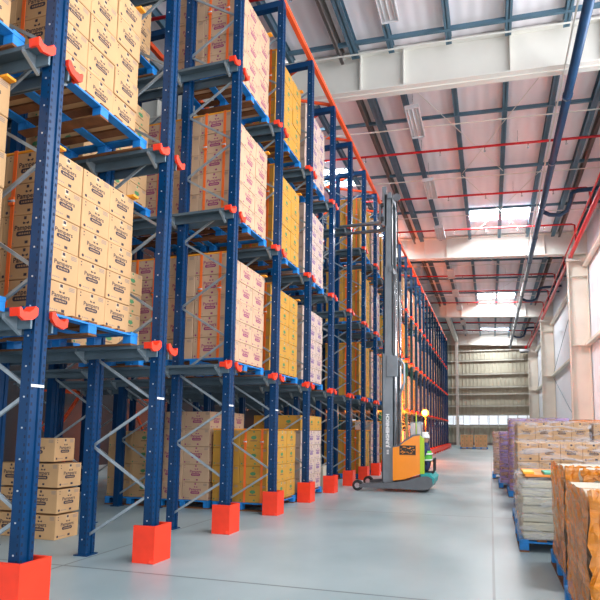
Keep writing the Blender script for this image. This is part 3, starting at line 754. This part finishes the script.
# two brown pallet loads at the end of the hall
for j, X in enumerate((-1.75, -.72)):
    lab = ('left', 'right')[j] + ' brown stack at the far end of the aisle'
    place_pallet(X + .5, 39, 0, 'blue-edged pallet under the ' + lab, 'pallets at the far end', False)
    for r in range(3):
        for a in range(3):
            for b in range(2):
                m = Matrix.Translation((X + (a - 1) * .31, 38.52 + b * .5, .136 + r * .31)) @ Matrix.Rotation(-PI / 2, 4, 'Z') @ Matrix.Diagonal((.98, .78, 1.07, 1))
                allc.append((40, hi['plain'], m, 'brown carton, %s %s%s, %s' % (row_name[3][r], col_name[a], ' back' if b else '', lab), 'brown cartons at the far end', 'plain'))
allc.sort(key=lambda t: t[0])
n_c = 0; rest = {'v': [], 'f': [], 'm': [], 'mats': []}; rm = MB()
for dist, me_, m, lab, grp, kd in allc:
    n_c += 1
    if n_c <= 300:
        o = bpy.data.objects.new('carton', me_); C.objects.link(o); o.matrix_world = m; tag(o, lab, 'carton', grp)
    else:
        if me_.name not in lodc:
            t = MB(); src = me_ if dist < 13 or dist > 60 else lo.get(kd, me_)
            t.v = [tuple(v.co) for v in src.vertices]; t.mats = [next(k for k in M if M[k] == q) for q in src.materials]
            t.f = [tuple(p.vertices) for p in src.polygons]; t.m = [p.material_index for p in src.polygons]; t.sm = [False] * len(t.f); lodc[me_.name] = t
        rm.add(lodc[me_.name] if dist < 20 or kd == 'pile' or dist > 55 else lodl[kd], m)
o = rm.build('carton_stacks'); tag(o, 'smaller, farther cartons stacked on the pallets of the far rack bays', 'cartons', None, 'stuff')

# ---------------------------------------------------------------- reach truck
T = thing('reach_truck', 'orange reach truck with a tall grey mast raised high, parked beside the rack', 'forklift', (0, 0, 0))
Y0, Y1 = 10.68, 11.82
MY0, MY1 = 10.86, 11.64   # mast rails
def rot_pts(): pass
# support legs + wheels
for j, y in enumerate((Y0, Y1 - .16)):
    lg = MB().prism([(-2.80, .07), (-2.3, .07), (-2.3, .2), (-2.45, .18), (-2.72, .16), (-2.82, .13)], 'y', y, y + .16, 'grey').build('support_leg', T)
    MB().tube([(-2.86, y + .02, .115), (-2.86, y + .14, .115)], .115, 'dark', 20).tube([(-2.86, y + .005, .115), (-2.86, y + .02, .115)], .06, 'chrome', 12).tube([(-2.86, y + .14, .115), (-2.86, y + .155, .115)], .06, 'chrome', 12).build('load_wheel', lg)
# chassis
MB().prism([(-2.3, .07), (-1.38, .06), (-1.27, .09), (-1.21, .18), (-1.22, .30), (-1.30, .35), (-1.5, .34), (-1.75, .25), (-2.3, .17)], 'y', Y0, Y1 - .1, 'grey').build('chassis', T)
MB().prism([(-1.46, .345), (-1.30, .352), (-1.215, .30), (-1.205, .18), (-1.17, .31), (-1.27, .40), (-1.46, .40)], 'y', Y0 + .02, Y1 - .15, 'teal').build('rear_bumper', T)
MB().tube([(-1.45, Y0 + .5, .15), (-1.45, Y0 + .64, .15)], .15, 'dark', 20).build('drive_wheel', T)
# body shell: two side panels, front block, hood
side = [(-2.06, .24), (-1.80, .28), (-1.52, .38), (-1.47, .40), (-1.47, 1.22), (-1.60, 1.20), (-1.80, 1.08), (-1.92, .98), (-2.06, .95)]
MB().prism(side, 'y', Y0 + .005, Y0 + .07, 'truck').build('side_panel', T)
MB().prism(side, 'y', Y1 - .07, Y1 - .005, 'truck').build('side_panel', T)
MB().box(-2.06, -1.88, Y0 + .07, Y1 - .07, .26, .95, 'truck').build('battery_cover', T)
MB().prism([(-2.07, .95), (-1.92, .98), (-1.80, 1.08), (-1.60, 1.20), (-1.47, 1.22), (-1.47, 1.25), (-1.61, 1.235), (-1.82, 1.115), (-1.93, 1.01), (-2.07, .98)], 'y', Y0, Y0 + .3, 'grey').build('hood_trim', T)
MB().prism([(-1.47, .40), (-1.38, .40), (-1.38, 1.14), (-1.47, 1.22)], 'y', Y0 + .0, Y0 + .07, 'lime').build('rear_trim', T)['label'] = 'lime green edge panel'
# black plate with worn pattern on the side
pl = MB().box(-1.91, -1.56, Y0 - .006, Y0 + .006, .80, 1.0, 'blackp').build('number_plate', T)
rg = random.Random(5); b = MB()
for j in range(26):
    x = -1.89 + rg.random() * .28; z = .815 + rg.random() * .15; w, h = rg.uniform(.012, .05), rg.uniform(.006, .02)
    b.quad([(x, Y0 - .0075, z), (x + w, Y0 - .0075, z), (x + w, Y0 - .0075, z + h), (x, Y0 - .0075, z + h)], 'truck')
b.build('worn_marks', pl)
# seat and console
MB().box(-1.52, -1.24, 11.05, 11.42, .35, .42, 'dark', bev=.02).box(-1.235, -1.20, 11.06, 11.40, .42, .72, 'dark', bev=.015).build('seat', T)
MB().box(-1.86, -1.62, 11.0, 11.55, .4, .92, 'grey', bev=.02).tube([(-1.68, 11.12, .92), (-1.64, 11.12, 1.0)], .02, 'dark', 8).build('console', T)
MB().tube([(-1.62, 11.3, .95), (-1.6, 11.3, .99)], .11, 'dark', 16).build('steering_wheel', T)
# screen and lamp stalk
sc = MB()
for (a, b_) in (((-1.68, 1.16), (-1.68, 1.50)), ((-1.44, 1.2), (-1.44, 1.50)), ((-1.68, 1.5), (-1.44, 1.5))): sc.tube([(a[0], Y0 + .1, a[1]), (b_[0], Y0 + .1, b_[1])], .012, 'galv', 6)
so = sc.build('screen_frame', T); MB().box(-1.67, -1.45, Y0 + .095, Y0 + .105, 1.18, 1.49, 'glass').build('screen', so)
MB().tube([(-1.56, Y0 + .1, 1.2), (-1.56, Y0 + .1, 1.72)], .012, 'lime', 6).build('whip_antenna', T)
# mast, three nested stages
def channel(y, s, x0, z0, z1, w, k='mast', name='mast_rail', t=.02):
    b = MB(); b.box(x0 - w, x0, y, y + s * t, z0, z1, k) if s > 0 else b.box(x0 - w, x0, y + s * t, y, z0, z1, k)
    for xx in (x0 - w, x0 - t):
        b.box(xx, xx + t, min(y, y + s * .07), max(y, y + s * .07), z0, z1, k)
    return b.build(name, T)
XM = -2.07
for y, s in ((MY0, 1), (MY1, -1)):
    channel(y, s, XM, .10, 3.05, .27); channel(y + s * .05, s, XM - .03, 2.0, 5.1, .2); channel(y + s * .1, s, XM - .05, 3.9, 6.85, .17)
    MB().tube([(XM + .03, y + s * .09, .3), (XM + .03, y + s * .09, 4.9)], .028, 'chrome', 10).build('lift_cylinder', T)
for (z, x0, x1, k) in ((.12, XM - .27, XM, 'grey'), (2.9, XM - .06, XM + .0, 'mast'), (4.95, XM - .1, XM - .03, 'mast'), (6.72, XM - .14, XM - .05, 'mast'), (2.0, XM - .1, XM - .04, 'mast')):
    MB().box(x0, x1, MY0 + .02, MY1 - .02, z, z + .13, k).build('cross_member', T)
# side bracket with sheave at the top of the first stage
MB().box(XM - .16, XM + .10, MY0 - .03, MY0, 2.52, 3.0, 'mast', bev=.008).build('side_bracket', T)
for z in (2.62, 6.55): MB().tube([(XM + .06, MY0 + .1, z + .2), (XM + .06, MY0 + .14, z + .2)], .09, 'grey', 16).build('hose_pulley', T)
h = MB().tube([(XM + .13, MY0 + .12, 2.9), (XM + .16, MY0 + .12, 3.1), (XM + .10, MY0 + .12, 3.3), (XM + .09, MY0 + .12, 5.1), (XM + .06, MY0 + .12, 6.75)], .014, 'dark', 6); h.build('hydraulic_hose', T)
h = MB().tube([(XM + .12, MY0 + .1, 2.1), (XM + .22, MY0 + .1, 2.4), (XM + .22, MY0 + .1, 2.8), (XM + .1, MY0 + .1, 2.95)], .03, 'galv', 8); h.build('hose_guard', T)
# fork carriage and forks at full height
MB().box(XM - .31, XM - .24, MY0 + .06, MY1 - .06, 6.2, 6.3, 'dark').box(XM - .31, XM - .24, MY0 + .06, MY1 - .06, 6.55, 6.63, 'dark').box(XM - .28, XM - .18, MY0 + .1, MY0 + .16, 6.1, 7.05, 'mast').box(XM - .28, XM - .18, MY1 - .16, MY1 - .1, 6.1, 7.05, 'mast').build('fork_carriage', T)
for y in (10.98, 11.42):
    MB().prism([(XM - .31, 6.17), (XM - .31, 6.62), (XM - .35, 6.62), (XM - .36, 6.21), (XM - 1.32, 6.20), (XM - 1.34, 6.18), (XM - .40, 6.15)], 'y', y - .05, y + .05, 'grey').build('fork', T)
# lettering running up the lower mast face
t = text_mb('JUNGHEINRICH', .105, 'white', 1.0, .0045); MB().add(t, face_my(XM - .135, MY0 - .003, 1.32, PI / 2)).build('mast_lettering', T)
b = MB()
for j in range(3): b.quad([(XM - .16, MY0 - .003, .80 + j * .035), (XM - .11, MY0 - .003, .80 + j * .035), (XM - .11, MY0 - .003, .822 + j * .035), (XM - .16, MY0 - .003, .822 + j * .035)], 'white')
b.build('small_marking', T)

# ---------------------------------------------------------------- amber lamp on a tripod, added in place of a lens flare
lamp = Vector((-2.35, 18.55, 1.99))
WL = thing('flare_lamp', 'added amber lamp on a tripod, standing in for a flare behind the orange truck', 'lamp', lamp)
MB().tube([(0, .12, -.05), (0, .12, -1.3)], .02, 'dark', 8).build('pole', WL)
for a in (0.3, 2.4, 4.5): MB().tube([(0, .12, -1.2), (.35 * math.cos(a), .12 + .35 * math.sin(a), 0.012 - lamp.z)], .012, 'dark', 6).build('leg', WL)
prof = [(.05, .14), (.10, .10), (.13, .04), (.13, .02)]
MB().tube([(0, y, 0) for r, y in prof], .1, 'dark', 20, rs=[r for r, y in prof]).build('housing', WL)
prof = [(.125, .02), (.12, -.02), (.10, -.05), (.07, -.075), (.02, -.085)]
dm = MB().tube([(0, y, 0) for r, y in prof], .1, 'amber', 20, rs=[r for r, y in prof]).build('lens', WL); dm['label'] = 'glowing amber lens of the added lamp'
prof = [(.06, -.078), (.05, -.09), (.03, -.10), (.01, -.104)]
MB().tube([(0, y, 0) for r, y in prof], .1, 'core', 16, rs=[r for r, y in prof]).build('bulb', dm)
# ---------------------------------------------------------------- the driver
def skin(name, pts, edges, rad, matn, parent=None, sub=2):
    me = bpy.data.meshes.new(name); me.from_pydata(pts, edges, []); me.update()
    o = link(me, name, parent); md = o.modifiers.new('s', 'SKIN')
    for i, v in enumerate(me.skin_vertices[0].data):
        v.radius = (rad[i], rad[i]) if not isinstance(rad[i], tuple) else rad[i]; v.use_root = (i == 0)
    o.modifiers.new('u', 'SUBSURF').levels = sub; o.modifiers['u'].render_levels = sub
    dg = bpy.context.evaluated_depsgraph_get(); dg.update()
    m2 = bpy.data.meshes.new_from_object(o.evaluated_get(dg)); o.modifiers.clear(); o.data = m2; m2.materials.clear(); m2.materials.append(M[matn])
    for p in m2.polygons: p.use_smooth = True
    return o
hx, hy, hz = -1.38, 11.22, .52
D = thing('person', 'seated driver in a white helmet and green vest, at the rear of the orange truck', 'person', (0, 0, 0))
J = {'pel': (hx, hy, hz), 'belly': (hx - .0, hy, hz + .13), 'chest': (hx - .02, hy, hz + .30), 'neck0': (hx - .02, hy, hz + .42), 'neck': (hx - .03, hy, hz + .48), 'head': (hx - .05, hy, hz + .57),
     'sl': (hx - .02, hy - .17, hz + .39), 'el': (hx - .10, hy - .23, hz + .15), 'wl': (hx - .30, hy - .12, hz + .25),
     'sr': (hx - .02, hy + .17, hz + .39), 'er': (hx - .10, hy + .23, hz + .15), 'wr': (hx - .30, hy + .08, hz + .28),
     'hl': (hx - .02, hy - .10, hz - .02), 'kl': (hx - .36, hy - .11, hz + .0), 'al': (hx - .34, hy - .11, hz - .16), 'tl': (hx - .42, hy - .11, hz - .185),
     'hr': (hx - .02, hy + .10, hz - .02), 'kr': (hx - .36, hy + .11, hz + .0), 'ar': (hx - .34, hy + .11, hz - .16), 'tr': (hx - .42, hy + .11, hz - .185)}
ks = list(J); E = [('pel', 'belly'), ('belly', 'chest'), ('chest', 'neck0'), ('neck0', 'neck'), ('neck', 'head'), ('neck0', 'sl'), ('sl', 'el'), ('el', 'wl'), ('neck0', 'sr'), ('sr', 'er'), ('er', 'wr'), ('pel', 'hl'), ('hl', 'kl'), ('kl', 'al'), ('al', 'tl'), ('pel', 'hr'), ('hr', 'kr'), ('kr', 'ar'), ('ar', 'tr')]
rad = {'pel': (.12, .15), 'belly': (.10, .14), 'chest': (.11, .16), 'neck0': .08, 'neck': .055, 'head': .07, 'sl': .065, 'sr': .065, 'el': .045, 'er': .045, 'wl': .028, 'wr': .028, 'hl': .09, 'hr': .09, 'kl': .06, 'kr': .06, 'al': .045, 'ar': .045, 'tl': .035, 'tr': .035}
body = skin('body', [J[k] for k in ks], [(ks.index(a), ks.index(b)) for a, b in E], [rad[k] for k in ks], 'navycloth', D)
# head with face
hd = MB(); n1, n2 = 12, 16; base = 0; i = hd.mi('skin'); hc = Vector((hx - .06, hy, hz + .60))
for a in range(n1 + 1):
    th = PI * a / n1
    for q in range(n2):
        ph = 2 * PI * q / n2; x, y, z = math.sin(th) * math.cos(ph), math.sin(th) * math.sin(ph), math.cos(th)
        jaw = 1 - .22 * max(0, -z)
        X = x * .098 * jaw; Yy = y * .076 * jaw; Z = z * .122
        if x < -.85 and -.35 < z < .1: X -= .018      # nose
        if x < -.8 and .08 < z < .3: X += .006         # eye hollow
        hd.v.append(tuple(hc + Vector((X, Yy, Z))))
for a in range(n1):
    for q in range(n2): p = a * n2 + q; r = a * n2 + (q + 1) % n2; hd.f.append((p, r, r + n2, p + n2)); hd.m.append(i); hd.sm.append(True)
for s in (-1, 1):
    hd.box(hc.x - .01, hc.x + .02, hc.y + s * .078 - .008, hc.y + s * .078 + .008, hc.z - .04, hc.z + .02, 'skin', bev=.006)
    hd.box(hc.x - .098, hc.x - .088, hc.y + s * .03 - .012, hc.y + s * .03 + .012, hc.z + .008, hc.z + .02, 'dark', bev=.002)
hd.box(hc.x - .096, hc.x - .084, hc.y - .022, hc.y + .022, hc.z - .066, hc.z - .058, 'purple_ink', bev=.002)
hd.tube([(hx - .035, hy, hz + .44), (hx - .045, hy, hz + .56)], .052, 'skin', 12)
hd.build('head', D)
prof = [(.125, -.0), (.120, .02), (.112, .06), (.09, .10), (.05, .125), (.012, .133)]
hm = MB().tube([(hc.x, hc.y, hc.z + .035 + z) for r, z in prof], .1, 'helmet', 18, rs=[r for r, z in prof])
hm.prism([(hc.x - .18, hc.y - .07), (hc.x - .08, hc.y - .11), (hc.x - .08, hc.y + .11), (hc.x - .18, hc.y + .07)], 'z', hc.z + .03, hc.z + .042, 'helmet'); hm.box(hc.x - .1, hc.x + .1, hc.y - .012, hc.y + .012, hc.z + .15, hc.z + .172, 'helmet', bev=.006)
hm.build('helmet', D)
vk = ['pel', 'belly', 'chest', 'neck0']
v = skin('vest', [(hx, hy, hz + .08), (hx, hy, hz + .18), (hx - .02, hy, hz + .32), (hx - .02, hy, hz + .38)], [(0, 1), (1, 2), (2, 3)], [(.125, .165), (.125, .17), (.135, .185), (.11, .16)], 'vest', D)
for z in (.14, .27):
    MB().tube([(hx - .01, hy, hz + z), (hx - .01, hy, hz + z + .03)], .155, 'white', 20).build('reflective_band', D)
for o_ in [c for c in D.children if c.name.startswith('reflective_band')]:
    for vv in o_.data.vertices: vv.co.x = (hx - .01) + (vv.co.x - hx + .01) * .93; vv.co.y = hy + (vv.co.y - hy) * 1.2
# hands: palm and five bent fingers each, closed on the wheel and the lever
for s, wk, nm in ((1, 'wl', 'left'), (-1, 'wr', 'right')):
    w = Vector(J[wk]); pts = [tuple(w), tuple(w + Vector((-.05, 0, 0))), tuple(w + Vector((-.085, 0, 0)))]; ed = [(0, 1), (1, 2)]; rd = [(.02, .026), (.016, .036), (.013, .034)]
    for q, (dy_, L) in enumerate(((-.028, .062), (-.010, .072), (.010, .068), (.028, .054))):
        n = len(pts); k0 = w + Vector((-.085, dy_, 0)); pts += [tuple(k0), tuple(k0 + Vector((-L * .5, 0, -.006))), tuple(k0 + Vector((-L * .75, 0, -.03))), tuple(k0 + Vector((-L * .55, 0, -.05)))]
        ed += [(2, n), (n, n + 1), (n + 1, n + 2), (n + 2, n + 3)]; rd += [.0095, .009, .0085, .008]
    n = len(pts); k0 = w + Vector((-.03, .03 * s, -.005)); pts += [tuple(k0), tuple(k0 + Vector((-.035, .022 * s, -.012))), tuple(k0 + Vector((-.06, .018 * s, -.03)))]; ed += [(0, n), (n, n + 1), (n + 1, n + 2)]; rd += [.012, .010, .009]
    skin('hand', pts, ed, rd, 'skin', D, 1)

# ---------------------------------------------------------------- light
def area(name, loc, rot, sx, sy, e, col=(1, 1, 1), spread=None):
    l = bpy.data.lights.new(name, 'AREA'); l.shape = 'RECTANGLE'; l.size = sx; l.size_y = sy; l.energy = e; l.color = col
    o = bpy.data.objects.new(name, l); C.objects.link(o); o.location = loc; o.rotation_euler = rot
    return o
area('side_fill_low', (XR + .5, 4, 2.1), (0, R(90), 0), 4, 14, 170, (.95, .97, 1))  # added fill light outside the unseen low opening on the right
area('side_fill_high', (XR + .5, 3.8, 7.6), (0, R(78), 0), 4.3, 16, 900, (.95, .97, 1))  # added fill light high on the unseen right side, brightens rack fronts
area('back_fill', (-3, YB - .5, 3.2), (R(90), 0, 0), 14, 5.4, 260, (1, .97, .93))  # added fill light behind the camera, brightens floor and roof
for i, h in enumerate(holes):
    area('skylight_daylight', ((h[0] + h[1]) / 2, (h[2] + h[3]) / 2, rz_((h[0] + h[1]) / 2) - .0), (0, 0, 0), h[1] - h[0], h[3] - h[2], 200 if h[2] < 30 else 160, (.95, .98, 1))
pl = bpy.data.lights.new('flare_lamp_light', 'SPOT'); pl.energy = 4200; pl.color = (1, .17, .008); pl.shadow_soft_size = .15; pl.spot_size = R(150); pl.spot_blend = .5  # added spot, gives the rack the orange glow of the flare
o = bpy.data.objects.new('flare_lamp_light', pl); C.objects.link(o); o.location = lamp + Vector((.0, -.3, 0))
o.rotation_euler = Vector((-1, .7, .05)).to_track_quat('-Z', 'Y').to_euler()
w = bpy.data.worlds.new('world'); bpy.context.scene.world = w; w.use_nodes = True
w.node_tree.nodes['Background'].inputs[0].default_value = (.80, .88, 1, 1); w.node_tree.nodes['Background'].inputs[1].default_value = .6
s = bpy.context.scene
s.view_settings.view_transform = 'Standard'; s.view_settings.look = 'None'; s.view_settings.gamma = 1; s.view_settings.exposure = 1.0
s.cycles.max_bounces = 8; s.cycles.diffuse_bounces = 4; s.cycles.glossy_bounces = 3; s.cycles.transparent_max_bounces = 16
s.cycles.sample_clamp_indirect = 6
